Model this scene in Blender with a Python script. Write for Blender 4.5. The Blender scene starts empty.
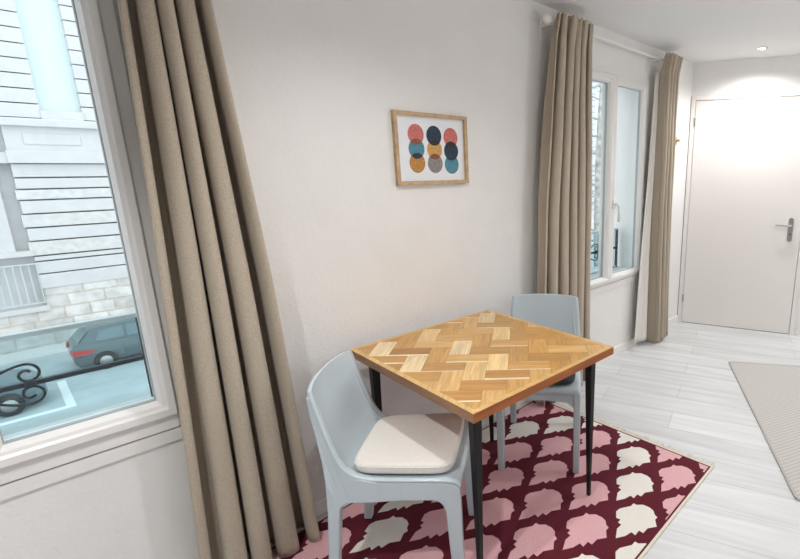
import bpy, bmesh, math, random
from mathutils import Vector, Matrix
from mathutils.geometry import tessellate_polygon
C = bpy.context.scene
COL = C.collection
PI = math.pi
random.seed(7)

# ------------------------------------------------------------------ camera
YAW, PITCH, F_PX, CX = 0.7026, 0.2322, 477.12, 548.54
cam = bpy.data.objects.new('camera', bpy.data.cameras.new('camera'))
COL.objects.link(cam)
cam.location = (0, 0, 1.5)
cam.rotation_euler = (PI/2 - PITCH, 0, YAW - PI/2)
cam.data.sensor_width = 36
cam.data.lens = F_PX/800*36
cam.data.shift_x = -(CX - 400)/800
cam.data.clip_start = 0.02
cam.data.clip_end = 300
C.camera = cam

# ------------------------------------------------------------------ light, exposure
C.view_settings.view_transform = 'Standard'
C.view_settings.look = 'None'
C.view_settings.exposure = 0.0
C.view_settings.gamma = 1
C.view_settings.use_curve_mapping = False
C.cycles.use_denoising = True
C.cycles.max_bounces = 10
C.cycles.diffuse_bounces = 6
C.cycles.transparent_max_bounces = 16
W = bpy.data.worlds.new('overcast'); C.world = W
W.use_nodes = True
nt = W.node_tree; nt.nodes.clear()
bg = nt.nodes.new('ShaderNodeBackground'); wo = nt.nodes.new('ShaderNodeOutputWorld')
bg.inputs[0].default_value = (0.90, 0.965, 1.0, 1)
bg.inputs[1].default_value = 2.3
nt.links.new(bg.outputs[0], wo.inputs[0])

def lamp_spot(loc, power, size=2.6, blend=0.9, radius=0.05, col=(1, .995, .985)):
    d = bpy.data.lights.new('downlight_or_fill', 'SPOT')
    d.energy = power; d.spot_size = size; d.spot_blend = blend; d.shadow_soft_size = radius; d.color = col
    o = bpy.data.objects.new('downlight_or_fill', d); COL.objects.link(o); o.location = loc
    return o

WY = 1.952            # inner face of the window wall
CEIL = 2.39
DOWNLIGHTS_AND_FILL = [(4.108, 1.323, 60, 2.7), (0.97, 1.02, 43, 2.5), (2.6, 0.6, 23, 2.9), (-.15, .85, 82, 2.0), (2.6, -1.1, 18, 2.9), (4.3, -1.0, 15, 2.9)]  # door spot is seen, others unseen; narrowest one added to brighten under-window wall
for x, y, p, s in DOWNLIGHTS_AND_FILL:
    lamp_spot((x, y, CEIL - .03), p, s, 0.9, 0.04)
for x, y, p in ((1.3, -1.3, 20), (3.4, -.6, 23)):      # unseen fill lights, added to brighten the ceiling and upper walls
    d = bpy.data.lights.new('room_fill', 'POINT'); d.energy = p; d.shadow_soft_size = .13; d.color = (1, .995, .985)
    o = bpy.data.objects.new('room_fill', d); COL.objects.link(o); o.location = (x, y, 1.95)
for x0, x1 in ((-.60, .35), (2.49, 3.49)):          # portals: guide sky light through the two windows
    d = bpy.data.lights.new('window_portal', 'AREA'); d.shape = 'RECTANGLE'
    d.size = x1 - x0; d.size_y = 1.55; d.cycles.is_portal = True
    o = bpy.data.objects.new('window_portal', d); COL.objects.link(o)
    o.location = ((x0+x1)/2, WY + .16, 1.38); o.rotation_euler = (-PI/2, 0, 0)

# ------------------------------------------------------------------ materials
def mat(name, col, rough=.6, noise=0, nscale=20, bump=0, bscale=60, metal=0, spec=.5, sheen=0, stretch=(1, 1, 1), col2=None, coat=0):
    m = bpy.data.materials.new(name); m.use_nodes = True
    n = m.node_tree; b = n.nodes['Principled BSDF']
    b.inputs['Base Color'].default_value = (*col, 1)
    b.inputs['Roughness'].default_value = rough
    b.inputs['Metallic'].default_value = metal
    b.inputs['Specular IOR Level'].default_value = spec
    b.inputs['Sheen Weight'].default_value = sheen
    b.inputs['Coat Weight'].default_value = coat
    tc = n.nodes.new('ShaderNodeTexCoord'); mp = n.nodes.new('ShaderNodeMapping')
    mp.inputs['Scale'].default_value = stretch
    n.links.new(tc.outputs['Object'], mp.inputs[0])
    if noise or col2:
        t = n.nodes.new('ShaderNodeTexNoise'); t.inputs['Scale'].default_value = nscale; t.inputs['Detail'].default_value = 4
        n.links.new(mp.outputs[0], t.inputs[0])
        r = n.nodes.new('ShaderNodeValToRGB')
        c2 = col2 or tuple(c*(1-noise) for c in col)
        c1 = col if col2 else tuple(min(1, c*(1+noise)) for c in col)
        r.color_ramp.elements[0].position = .35; r.color_ramp.elements[1].position = .65
        r.color_ramp.elements[0].color = (*c2, 1); r.color_ramp.elements[1].color = (*c1, 1)
        n.links.new(t.outputs[0], r.inputs[0]); n.links.new(r.outputs[0], b.inputs['Base Color'])
    if bump:
        t2 = n.nodes.new('ShaderNodeTexNoise'); t2.inputs['Scale'].default_value = bscale; t2.inputs['Detail'].default_value = 3
        n.links.new(mp.outputs[0], t2.inputs[0])
        bp = n.nodes.new('ShaderNodeBump'); bp.inputs['Strength'].default_value = bump; bp.inputs['Distance'].default_value = .004
        n.links.new(t2.outputs[0], bp.inputs['Height']); n.links.new(bp.outputs[0], b.inputs['Normal'])
    return m

def glass_mat(name, tint, fac=.06):
    m = bpy.data.materials.new(name); m.use_nodes = True
    n = m.node_tree; n.nodes.clear()
    o = n.nodes.new('ShaderNodeOutputMaterial'); mx = n.nodes.new('ShaderNodeMixShader')
    tr = n.nodes.new('ShaderNodeBsdfTransparent'); gl = n.nodes.new('ShaderNodeBsdfGlossy')
    tr.inputs[0].default_value = (*tint, 1); gl.inputs['Roughness'].default_value = .02
    mx.inputs[0].default_value = fac
    n.links.new(tr.outputs[0], mx.inputs[1]); n.links.new(gl.outputs[0], mx.inputs[2]); n.links.new(mx.outputs[0], o.inputs[0])
    return m

def emit_mat(name, col, s):
    m = bpy.data.materials.new(name); m.use_nodes = True
    b = m.node_tree.nodes['Principled BSDF']
    b.inputs['Emission Color'].default_value = (*col, 1); b.inputs['Emission Strength'].default_value = s
    return m

M = {}
M['wall'] = mat('wall_roughcast', (.80, .785, .77), .85, noise=.012, nscale=6, bump=.45, bscale=75)
M['ceiling'] = mat('ceiling_paint', (.80, .80, .80), .9)
M['white'] = mat('white_lacquer', (.84, .82, .80), .35)
M['door'] = mat('door_paint', (.80, .765, .735), .38)
M['pvc'] = mat('white_window_plastic', (.80, .775, .76), .32)
M['gasket'] = mat('grey_gasket', (.38, .41, .42), .5)
M['gap'] = mat('dark_gap', (.12, .10, .09), .8)
M['joint_shade'] = mat('grey_joint_shade', (.34, .31, .28), .8)
M['steel'] = mat('brushed_steel', (.42, .40, .39), .35, metal=1)
M['chrome'] = mat('polished_steel', (.72, .72, .72), .18, metal=1)
M['glass'] = glass_mat('window_glass', (.965, .985, .985), .025)
M['tint'] = glass_mat('tinted_guard_glass', (.80, .90, .92), .05)
M['iron'] = mat('black_iron', (.018, .026, .035), .45)
M['ironl'] = mat('grey_metal_rail', (.50, .60, .63), .4)
M['curtain'] = mat('taupe_linen', (.44, .372, .290), .9, noise=.15, nscale=330, bump=.3, bscale=420, sheen=.2)
M['lining'] = mat('cream_lining', (.74, .71, .66), .9)
M['black'] = mat('black_powder_coat', (.007, .006, .007), .45, spec=.3)
M['chair'] = mat('grey_blue_plastic', (.53, .605, .645), .16, spec=.5)
M['cushion'] = mat('ivory_cotton', (.78, .74, .69), .9, noise=.03, nscale=120, bump=.15, bscale=300)
M['cushion_dark'] = mat('charcoal_cotton', (.03, .035, .045), .75, bump=.15, bscale=300)
M['oak'] = mat('oak_frame', (.50, .34, .19), .5, noise=.16, nscale=30, stretch=(1, 1, 1))
M['paper'] = mat('white_paper', (.78, .80, .83), .6)
M['maroon'] = mat('maroon_wool', (.105, .004, .016), .95, noise=.10, nscale=160, bump=.3, bscale=400)
M['rpink'] = mat('dusty_pink_wool', (.74, .42, .45), .95, noise=.06, nscale=160, bump=.3, bscale=400)
M['rwhite'] = mat('ivory_wool', (.80, .76, .70), .95, noise=.03, nscale=160, bump=.3, bscale=400)
M['cream'] = mat('cream_cotton_edge', (.74, .67, .57), .95, noise=.08, nscale=200)
M['tag'] = mat('beech_wood', (.55, .36, .18), .5)

def wood(name, a, b, axis):
    st = (3, 60, 20) if axis == 'x' else (60, 3, 20)
    m = mat(name, a, .42, nscale=1.2, col2=b, stretch=st)
    return m
# parquet: one material per grain direction, tone per block from a colour attribute
def parquet(name, axis):
    m = bpy.data.materials.new(name); m.use_nodes = True
    n = m.node_tree; b = n.nodes['Principled BSDF']
    b.inputs['Roughness'].default_value = .38
    at = n.nodes.new('ShaderNodeAttribute'); at.attribute_name = 'plank_tone'
    tc = n.nodes.new('ShaderNodeTexCoord'); mp = n.nodes.new('ShaderNodeMapping')
    rt = n.nodes.new('ShaderNodeMapping'); rt.inputs['Rotation'].default_value = (0, 0, PI/4)
    mp.inputs['Scale'].default_value = (5, 70, 20) if axis == 'x' else (70, 5, 20)
    n.links.new(tc.outputs['Object'], rt.inputs[0]); n.links.new(rt.outputs[0], mp.inputs[0])
    t = n.nodes.new('ShaderNodeTexNoise'); t.inputs['Scale'].default_value = 1.3; t.inputs['Detail'].default_value = 5; t.inputs['Distortion'].default_value = .8
    n.links.new(mp.outputs[0], t.inputs[0])
    r = n.nodes.new('ShaderNodeMapRange'); r.inputs['From Min'].default_value = .3; r.inputs['From Max'].default_value = .7
    r.inputs['To Min'].default_value = .74; r.inputs['To Max'].default_value = 1.12
    n.links.new(t.outputs[0], r.inputs[0])
    mx = n.nodes.new('ShaderNodeVectorMath'); mx.operation = 'SCALE'
    n.links.new(at.outputs['Color'], mx.inputs[0]); n.links.new(r.outputs[0], mx.inputs['Scale'])
    n.links.new(mx.outputs[0], b.inputs['Base Color'])
    return m
M['px'] = parquet('acacia_parquet_lengthwise', 'x')
M['py'] = parquet('acacia_parquet_crosswise', 'y')
M['edge'] = wood('reddish_wood_edge', (.40, .115, .013), (.28, .062, .006), 'x')
M['edgey'] = wood('brown_wood_edge', (.36, .19, .085), (.22, .095, .045), 'y')

def floor_mat():
    m = bpy.data.materials.new('pale_grey_planks'); m.use_nodes = True
    n = m.node_tree; b = n.nodes['Principled BSDF']; b.inputs['Roughness'].default_value = .42
    tc = n.nodes.new('ShaderNodeTexCoord'); mp = n.nodes.new('ShaderNodeMapping')
    mp.inputs['Rotation'].default_value = (0, 0, math.radians(72))
    mp.inputs['Location'].default_value = (.31, .05, 0)
    n.links.new(tc.outputs['Object'], mp.inputs[0])
    br = n.nodes.new('ShaderNodeTexBrick')
    br.inputs['Scale'].default_value = 1; br.inputs['Brick Width'].default_value = 1.25; br.inputs['Row Height'].default_value = .205
    br.inputs['Mortar Size'].default_value = .0016; br.inputs['Mortar Smooth'].default_value = .3
    br.offset = .37; br.offset_frequency = 2
    br.inputs['Color1'].default_value = (.655, .66, .67, 1); br.inputs['Color2'].default_value = (.735, .74, .75, 1)
    br.inputs['Mortar'].default_value = (.44, .44, .44, 1)
    n.links.new(mp.outputs[0], br.inputs[0])
    m2 = n.nodes.new('ShaderNodeMapping'); m2.inputs['Scale'].default_value = (1.1, 14, 1)
    n.links.new(mp.outputs[0], m2.inputs[0])
    t = n.nodes.new('ShaderNodeTexNoise'); t.inputs['Scale'].default_value = 1.4; t.inputs['Detail'].default_value = 6; t.inputs['Distortion'].default_value = .6
    n.links.new(m2.outputs[0], t.inputs[0])
    r = n.nodes.new('ShaderNodeMapRange'); r.inputs['From Min'].default_value = .3; r.inputs['From Max'].default_value = .7
    r.inputs['To Min'].default_value = .86; r.inputs['To Max'].default_value = 1.08
    n.links.new(t.outputs[0], r.inputs[0])
    mx = n.nodes.new('ShaderNodeVectorMath'); mx.operation = 'SCALE'
    n.links.new(br.outputs['Color'], mx.inputs[0]); n.links.new(r.outputs[0], mx.inputs['Scale'])
    n.links.new(mx.outputs[0], b.inputs['Base Color'])
    return m
M['floor'] = floor_mat()

def ribbed_mat():
    m = bpy.data.materials.new('ribbed_grey_weave'); m.use_nodes = True
    n = m.node_tree; b = n.nodes['Principled BSDF']; b.inputs['Roughness'].default_value = .95
    tc = n.nodes.new('ShaderNodeTexCoord'); mp = n.nodes.new('ShaderNodeMapping')
    n.links.new(tc.outputs['Object'], mp.inputs[0]); mp.inputs['Rotation'].default_value = (0, 0, math.radians(-33.5))
    w = n.nodes.new('ShaderNodeTexWave'); w.inputs['Scale'].default_value = 14; w.inputs['Distortion'].default_value = .4
    w.inputs['Detail'].default_value = 2
    n.links.new(mp.outputs[0], w.inputs[0])
    r = n.nodes.new('ShaderNodeValToRGB')
    r.color_ramp.elements[0].color = (.47, .45, .425, 1); r.color_ramp.elements[1].color = (.58, .56, .53, 1)
    n.links.new(w.outputs[0], r.inputs[0]); n.links.new(r.outputs[0], b.inputs['Base Color'])
    bp = n.nodes.new('ShaderNodeBump'); bp.inputs['Strength'].default_value = .4; bp.inputs['Distance'].default_value = .003
    n.links.new(w.outputs[0], bp.inputs['Height']); n.links.new(bp.outputs[0], b.inputs['Normal'])
    return m
M['ribbed'] = ribbed_mat()

# outside
M['stone'] = mat('pale_limestone', (.57, .57, .575), .9, noise=.03, nscale=3)
M['stone_rough'] = mat('rough_limestone_band', (.58, .575, .57), .95, noise=.08, nscale=5, bump=1, bscale=12)
def rubble_mat():
    m = bpy.data.materials.new('rubble_stone'); m.use_nodes = True
    n = m.node_tree; b = n.nodes['Principled BSDF']; b.inputs['Roughness'].default_value = .95
    tc = n.nodes.new('ShaderNodeTexCoord'); mp = n.nodes.new('ShaderNodeMapping'); mp.inputs['Rotation'].default_value = (-PI/2, 0, 0)
    n.links.new(tc.outputs['Object'], mp.inputs[0])
    br = n.nodes.new('ShaderNodeTexBrick'); br.inputs['Scale'].default_value = 1; br.inputs['Brick Width'].default_value = .95; br.inputs['Row Height'].default_value = .42
    br.inputs['Mortar Size'].default_value = .03; br.squash = .7; br.squash_frequency = 3; br.offset = .43
    br.inputs['Color1'].default_value = (.70, .69, .68, 1); br.inputs['Color2'].default_value = (.54, .52, .505, 1); br.inputs['Mortar'].default_value = (.52, .47, .42, 1)
    ns = n.nodes.new('ShaderNodeTexNoise'); ns.inputs['Scale'].default_value = 2.2; ns.inputs['Detail'].default_value = 5
    n.links.new(mp.outputs[0], ns.inputs[0])
    mv = n.nodes.new('ShaderNodeMix'); mv.data_type = 'VECTOR'; mv.inputs[0].default_value = .09
    n.links.new(mp.outputs[0], mv.inputs[4]); n.links.new(ns.outputs['Color'], mv.inputs[5]); n.links.new(mv.outputs[1], br.inputs[0])
    n2 = n.nodes.new('ShaderNodeTexNoise'); n2.inputs['Scale'].default_value = 2.5; n2.inputs['Detail'].default_value = 6
    n.links.new(mp.outputs[0], n2.inputs[0])
    r = n.nodes.new('ShaderNodeMapRange'); r.inputs['From Min'].default_value = .35; r.inputs['From Max'].default_value = .6; r.inputs['To Min'].default_value = .84; r.inputs['To Max'].default_value = 1.1
    n.links.new(n2.outputs[0], r.inputs[0])
    mx = n.nodes.new('ShaderNodeVectorMath'); mx.operation = 'SCALE'
    n.links.new(br.outputs['Color'], mx.inputs[0]); n.links.new(r.outputs[0], mx.inputs['Scale']); n.links.new(mx.outputs[0], b.inputs['Base Color'])
    return m
M['rubble'] = rubble_mat()
M['curtained'] = mat('pale_blind', (.60, .70, .72), .5)
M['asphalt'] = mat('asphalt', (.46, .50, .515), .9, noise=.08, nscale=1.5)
M['pave'] = mat('pavement', (.66, .64, .63), .9, noise=.05, nscale=2)
M['paint'] = mat('white_road_paint', (.85, .85, .85), .8)
M['carblack'] = mat('dark_car_paint', (.10, .13, .14), .25, coat=.5)
M['cargrey'] = mat('slate_car_paint', (.14, .19, .21), .25, coat=.5)
M['carglass'] = mat('car_glass', (.16, .21, .23), .06)
M['tyre'] = mat('tyre_rubber', (.015, .015, .016), .8)
M['taillight'] = mat('red_lens', (.55, .035, .03), .25)
M['bark'] = mat('grey_bark', (.40, .385, .37), .95, noise=.35, nscale=4, bump=.8, bscale=15)
M['ext'] = mat('exterior_render', (.92, .93, .93), .9)

# ------------------------------------------------------------------ helpers
class MB:
    """collects shapes, links them as one mesh object"""
    def __init__(s): s.bm = bmesh.new(); s.mats = []
    def mi(s, m):
        if m not in s.mats: s.mats.append(m)
        return s.mats.index(m)
    def box(s, a, b, m=None, bev=0):
        x0, y0, z0 = a; x1, y1, z1 = b
        vs = [s.bm.verts.new(p) for p in ((x0, y0, z0), (x1, y0, z0), (x1, y1, z0), (x0, y1, z0), (x0, y0, z1), (x1, y0, z1), (x1, y1, z1), (x0, y1, z1))]
        fs = [s.bm.faces.new([vs[i] for i in q]) for q in ((0, 3, 2, 1), (4, 5, 6, 7), (0, 1, 5, 4), (1, 2, 6, 5), (2, 3, 7, 6), (3, 0, 4, 7))]
        if m is not None:
            for f in fs: f.material_index = s.mi(m)
        if bev:
            es = list({e for f in fs for e in f.edges})
            bmesh.ops.bevel(s.bm, geom=es, offset=bev, segments=2, affect='EDGES', profile=.6)
        return vs
    def loft(s, rings, cap=True, m=None, smooth=True, closed=True):
        R = [[s.bm.verts.new(p) for p in r] for r in rings]
        n = len(R[0]); k = s.mi(m) if m else 0
        for a, b in zip(R, R[1:]):
            for i in range(n if closed else n-1):
                f = s.bm.faces.new((a[i], a[(i+1) % n], b[(i+1) % n], b[i])); f.smooth = smooth; f.material_index = k
        if cap:
            f = s.bm.faces.new(list(reversed(R[0]))); f.material_index = k
            f = s.bm.faces.new(R[-1]); f.material_index = k
        return R
    def tube(s, pts, rad, n=8, m=None, cap=True):
        pts = [Vector(p) for p in pts]
        rads = rad if isinstance(rad, (list, tuple)) else [rad]*len(pts)
        rings = []; up = None
        for i, p in enumerate(pts):
            d = (pts[min(i+1, len(pts)-1)] - pts[max(i-1, 0)]).normalized()
            if up is None:
                up = Vector((0, 0, 1)) if abs(d.z) < .9 else Vector((1, 0, 0))
            u = d.cross(up).normalized(); v = u.cross(d).normalized(); up = v
            rings.append([p + rads[i]*(math.cos(2*PI*k/n)*u + math.sin(2*PI*k/n)*v) for k in range(n)])
        return s.loft(rings, cap, m)
    def prism(s, poly, f, d0, d1, m=None, smooth=False):
        """poly in 2D, f(u,v,d) -> 3D, extruded from d0 to d1"""
        return s.loft([[f(u, v, d0) for u, v in poly], [f(u, v, d1) for u, v in poly]], True, m, smooth)
    def lathe(s, prof, origin, axis='z', n=24, m=None):
        o = Vector(origin); rings = []
        for r, h in prof:
            ring = []
            for k in range(n):
                a = 2*PI*k/n; c, q = r*math.cos(a), r*math.sin(a)
                ring.append(o + Vector({'z': (c, q, h), 'x': (h, c, q), 'y': (q, h, c)}[axis]))
            rings.append(ring)
        return s.loft(rings, True, m)
    def build(s, name, material=None, parent=None, loc=(0, 0, 0), rot=0, smooth=None):
        bmesh.ops.recalc_face_normals(s.bm, faces=s.bm.faces)
        me = bpy.data.meshes.new(name); s.bm.to_mesh(me); s.bm.free()
        for m in (s.mats or [material]): me.materials.append(m)
        if smooth is not None:
            for p in me.polygons: p.use_smooth = smooth
        o = bpy.data.objects.new(name, me); COL.objects.link(o)
        if parent: o.parent = parent
        o.location = loc; o.rotation_euler = (0, 0, rot)
        return o

def tag(o, label=None, cat=None, group=None, kind=None):
    if label: o['label'] = label
    if cat: o['category'] = cat
    if group: o['group'] = group
    if kind: o['kind'] = kind
    return o
def empty(name, loc=(0, 0, 0), rot=0):
    o = bpy.data.objects.new(name, None); COL.objects.link(o)
    o.location = loc; o.rotation_euler = (0, 0, rot); o.empty_display_size = .1
    return o
def children(o): return [c for c in bpy.data.objects if c.parent == o]
def copy_tree(o, parent=None):
    c = o.copy(); COL.objects.link(c)
    if parent: c.parent = parent
    for ch in children(o): copy_tree(ch, c)
    return c
def struct(o): o['kind'] = 'structure'; return o
def bevel_mod(o, w, seg=2):
    m = o.modifiers.new('bevel', 'BEVEL'); m.width = w; m.segments = seg; m.limit_method = 'ANGLE'; m.angle_limit = math.radians(40)
    m.harden_normals = False
def lerp(a, b, t): return a + (b-a)*t
def interp(keys, z):
    """keys sorted by descending z: (z, v1, v2, ...)"""
    if z >= keys[0][0]: return keys[0][1:]
    for a, b in zip(keys, keys[1:]):
        if z >= b[0]:
            t = (a[0]-z)/(a[0]-b[0]); t2 = t
            return tuple(lerp(p, q, t2) for p, q in zip(a[1:], b[1:]))
    return keys[-1][1:]

# ------------------------------------------------------------------ room shell
ENDA = math.radians(18.07)
EP = Vector((4.284, WY, 0)); ED = Vector((math.sin(ENDA), -math.cos(ENDA), 0)); EN = Vector((math.cos(ENDA), math.sin(ENDA), 0))
XB, YR = -2.3, -2.9
EL = (WY - YR)/math.cos(ENDA)
EQ = EP + ED*EL
fl = MB(); fl.prism([(XB, YR), (EQ.x, YR), (EP.x, WY), (XB, WY)], lambda u, v, d: (u, v, d), -.12, 0)
struct(fl.build('floor', M['floor']))
ce = MB(); ce.prism([(XB-.1, YR-.1), (EQ.x+.15, YR-.1), (EP.x+.15, WY), (XB-.1, WY)], lambda u, v, d: (u, v, d), CEIL, CEIL+.12)
struct(ce.build('ceiling', M['ceiling']))
# window wall with two openings (thickness WT outwards)
WT = .30
W1 = (-.60, .352, .625, 2.15)
W2 = (2.50, 3.484, .628, 2.15)
wl = MB()
def wseg(x0, x1, z0, z1): wl.box((x0, WY, z0), (x1, WY+WT, z1))
wseg(XB-.1, W1[0], 0, CEIL); wseg(W1[1], W2[0], 0, CEIL); wseg(W2[1], EP.x+.12, 0, CEIL)
for w in (W1, W2): wseg(w[0], w[1], 0, w[2]); wseg(w[0], w[1], w[3], CEIL)
struct(wl.build('wall_left', M['wall']))
# end wall (turned 18 degrees) with the door opening
DOOR0, DOOR1, DH = .045, 1.0, 2.07      # distances of the leaf along the wall
FR = .045
def ewall(a, z, d): return EP + ED*a + EN*d + Vector((0, 0, z))
we = MB()
def eseg(a0, a1, z0, z1, d0=0., d1=.12, mb=None, m=None):
    (mb or we).prism([(a0, z0), (a1, z0), (a1, z1), (a0, z1)], lambda u, v, d: ewall(u, v, d), d0, d1, m)
O0, O1, OZ = DOOR0-FR+.004, DOOR1+FR, DH+FR
eseg(O1, EL, 0, CEIL); eseg(O0, O1, OZ, CEIL); eseg(-.1, O0, 0, CEIL, .0, .12)
struct(we.build('wall_end', M['wall']))
b = MB(); b.box((XB, YR-.1, 0), (EQ.x+.1, YR, CEIL)); struct(b.build('wall_right', M['wall']))
b = MB(); b.box((XB-.1, YR, 0), (XB, WY, CEIL)); struct(b.build('wall_near', M['wall']))
# baseboards
b = MB()
b.prism([(0, 0), (.012, 0), (.012, .062), (.006, .072), (0, .072)], lambda u, v, d: (d, WY-u, v), XB, EP.x-.005)
struct(b.build('baseboard_left', M['white']))
b = MB(); eseg(O1+.012, EL, 0, .07, -.012, 0, b); struct(b.build('baseboard_end', M['white']))

# ------------------------------------------------------------------ door
door = struct(empty('door_1', ewall((DOOR0+DOOR1)/2, 0, 0)))
def door_part(mb, name, m, parent=door):
    o = mb.build(name, m)
    o.parent = parent; o.matrix_parent_inverse = Matrix.Translation(-Vector(door.location))
    return o
f = MB()
eseg(O0, DOOR0-.003, 0, OZ, -.012, .11, f); eseg(DOOR1+.003, O1, 0, OZ, -.012, .11, f); eseg(DOOR0-.003, DOOR1+.003, DH+.003, OZ, -.012, .11, f)
bevel_mod(door_part(f, 'door_frame', M['door']), .003)
l = MB(); eseg(DOOR0, DOOR1, .006, DH, -.004, .036, l); bevel_mod(door_part(l, 'door_leaf', M['door']), .002)
g = MB(); eseg(DOOR0-.003, DOOR1+.003, .0, DH+.003, .045, .05, g); door_part(g, 'rebate_shadow_seal', M['gap'])
for z in (1.89, .25):
    h = MB(); h.tube([ewall(DOOR0-.002, z-.035, -.013), ewall(DOOR0-.002, z+.035, -.013)], .0075, 10)
    door_part(h, 'hinge', M['steel'])
HA = .915
hp = MB()
pl = []
for k in range(9): pl.append((HA + .020*math.cos(PI*k/8), 1.045 + .020*math.sin(PI*k/8)))
for k in range(9): pl.append((HA - .020*math.cos(PI*k/8), .875 - .020*math.sin(PI*k/8)))
hp.prism(pl, ewall, -.013, -.003)
plate = door_part(hp, 'handle_plate', M['steel'])
kh = MB(); kh.lathe([(.0, -.004), (.008, -.004), (.008, 0), (.0001, 0)], (0, 0, 0), 'x', 12)
for v in kh.bm.verts: v.co = ewall(HA + v.co.y, .92 + v.co.z, -.0125 + v.co.x*.4)
door_part(kh, 'keyhole_barrel', M['gap'])
lv = MB(); lv.tube([ewall(HA, 1.0, -.012), ewall(HA, 1.0, -.045), ewall(HA-.012, 1.0, -.055), ewall(HA-.03, 1.0, -.058), ewall(HA-.125, 1.0, -.058)], [.010, .010, .0105, .0105, .0095], 12)
door_part(lv, 'handle_lever', M['chrome'])
fj = MB(); eseg(O0-.006, O0-.0005, 0, OZ, -.003, .0005, fj); door_part(fj, 'frame_shadow_gap', M['gap'])  # dark strip standing in for the shadow gap beside the door frame
# threshold dark gap
t = MB(); eseg(DOOR0, DOOR1, .0005, .006, .0, .03, t); door_part(t, 'threshold_strip', M['gap'])

# ------------------------------------------------------------------ windows
def window(name, w, handle_z, fb, sb, sw):
    x0, x1, z0, z1 = w
    cx = (x0+x1)/2
    root = struct(empty(name, (cx, WY, z0)))
    def P(mb, nm, m, par=root):
        o = mb.build(nm, m, loc=(0, 0, 0)); o.parent = par
        
        if par is root: o.matrix_parent_inverse = Matrix.Translation(-Vector(root.location))
        return o
    yi, yo = WY-.014, WY+.06
    f = MB()
    fw = .036
    f.box((x0, yi, z0), (x0+fw, yo, z1)); f.box((x1-fw, yi, z0), (x1, yo, z1))
    f.box((x0+fw, yi, z1-fw), (x1-fw, yo, z1)); f.box((x0+fw, yi, z0), (x1-fw, yo, z0+fb-.002))
    bevel_mod(P(f, 'window_frame', M['pvc']), .004)
    for s in (0, 1):
        a0 = x0+fw+.002 if s == 0 else cx+.001
        a1 = cx-.001 if s == 0 else x1-fw-.002
        b0, b1 = z0+fb, z1-fw-.002
        y0, y1 = WY-.030, WY+.045
        sm = MB()
        # sash profile: moulded frame with a step towards the glass
        prof = [(0, y1), (0, y0+.004), (.004, y0), (sw-.024, y0), (sw-.018, y0+.006), (sw-.010, y0+.010), (sw-.002, y0+.026), (sw, y0+.030), (sw, y1)]
        rings = []
        for (cxn, czn, sx, sz) in ((a0, b0, 1, 1), (a1, b0, -1, 1), (a1, b1, -1, -1), (a0, b1, 1, -1)):
            rings.append([(cxn+sx*p, yy, czn+sz*p*(sb/sw if sz > 0 else 1)) for p, yy in prof])
        rings.append(rings[0])
        sm.loft(rings, cap=False, smooth=False, closed=False)
        so = P(sm, 'sash', M['pvc'])
        gk = MB()
        gx0, gx1, gz0, gz1 = a0+sw, a1-sw, b0+sb, b1-sw
        e = .003
        gk.box((gx0, WY+.003, gz0), (gx0+e, WY+.02, gz1)); gk.box((gx1-e, WY+.003, gz0), (gx1, WY+.02, gz1))
        gk.box((gx0+e, WY+.003, gz0), (gx1-e, WY+.02, gz0+e)); gk.box((gx0+e, WY+.003, gz1-e), (gx1-e, WY+.02, gz1))
        P(gk, 'glazing_gasket', M['gasket'], so)
        gl = MB(); gl.box((gx0+.001, WY+.010, gz0+.001), (gx1-.001, WY+.014, gz1-.001)); P(gl, 'glass_pane', M['glass'], so)
    # handle on the meeting stile
    h = MB()
    h.box((cx+.004, WY-.040, handle_z-.035), (cx+.034, WY-.029, handle_z+.035), bev=.003)
    h.tube([(cx+.019, WY-.035, handle_z), (cx+.019, WY-.065, handle_z), (cx+.019, WY-.076, handle_z-.012), (cx+.021, WY-.079, handle_z-.05), (cx+.024, WY-.074, handle_z-.125)], [.010, .010, .0105, .011, .009], 10)
    P(h, 'window_handle', M['white'])
    st = MB(); st.box((x0, WY-.009, z0-.050), (x1, WY+.001, z0-.0045), bev=.003)
    P(st, 'sill_board', M['pvc'])
    s2 = MB(); s2.box((x0-.0, WY-.008, z0-.0042), (x1, WY+.001, z0-.0002)); P(s2, 'sill_joint_shade', M['joint_shade'])  # grey strip painted as the thin shadow line under the window frame
    # outer stone sill
    xs = MB(); xs.box((x0+.001, WY+.061, z0+.001), (x1-.001, WY+WT+.03, z0+.035)); P(xs, 'outer_sill', M['stone'])
    return root
window('window_1', W1, 1.23, .052, .058, .046)
window('window_2', W2, 1.23, .022, .042, .052)

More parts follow.
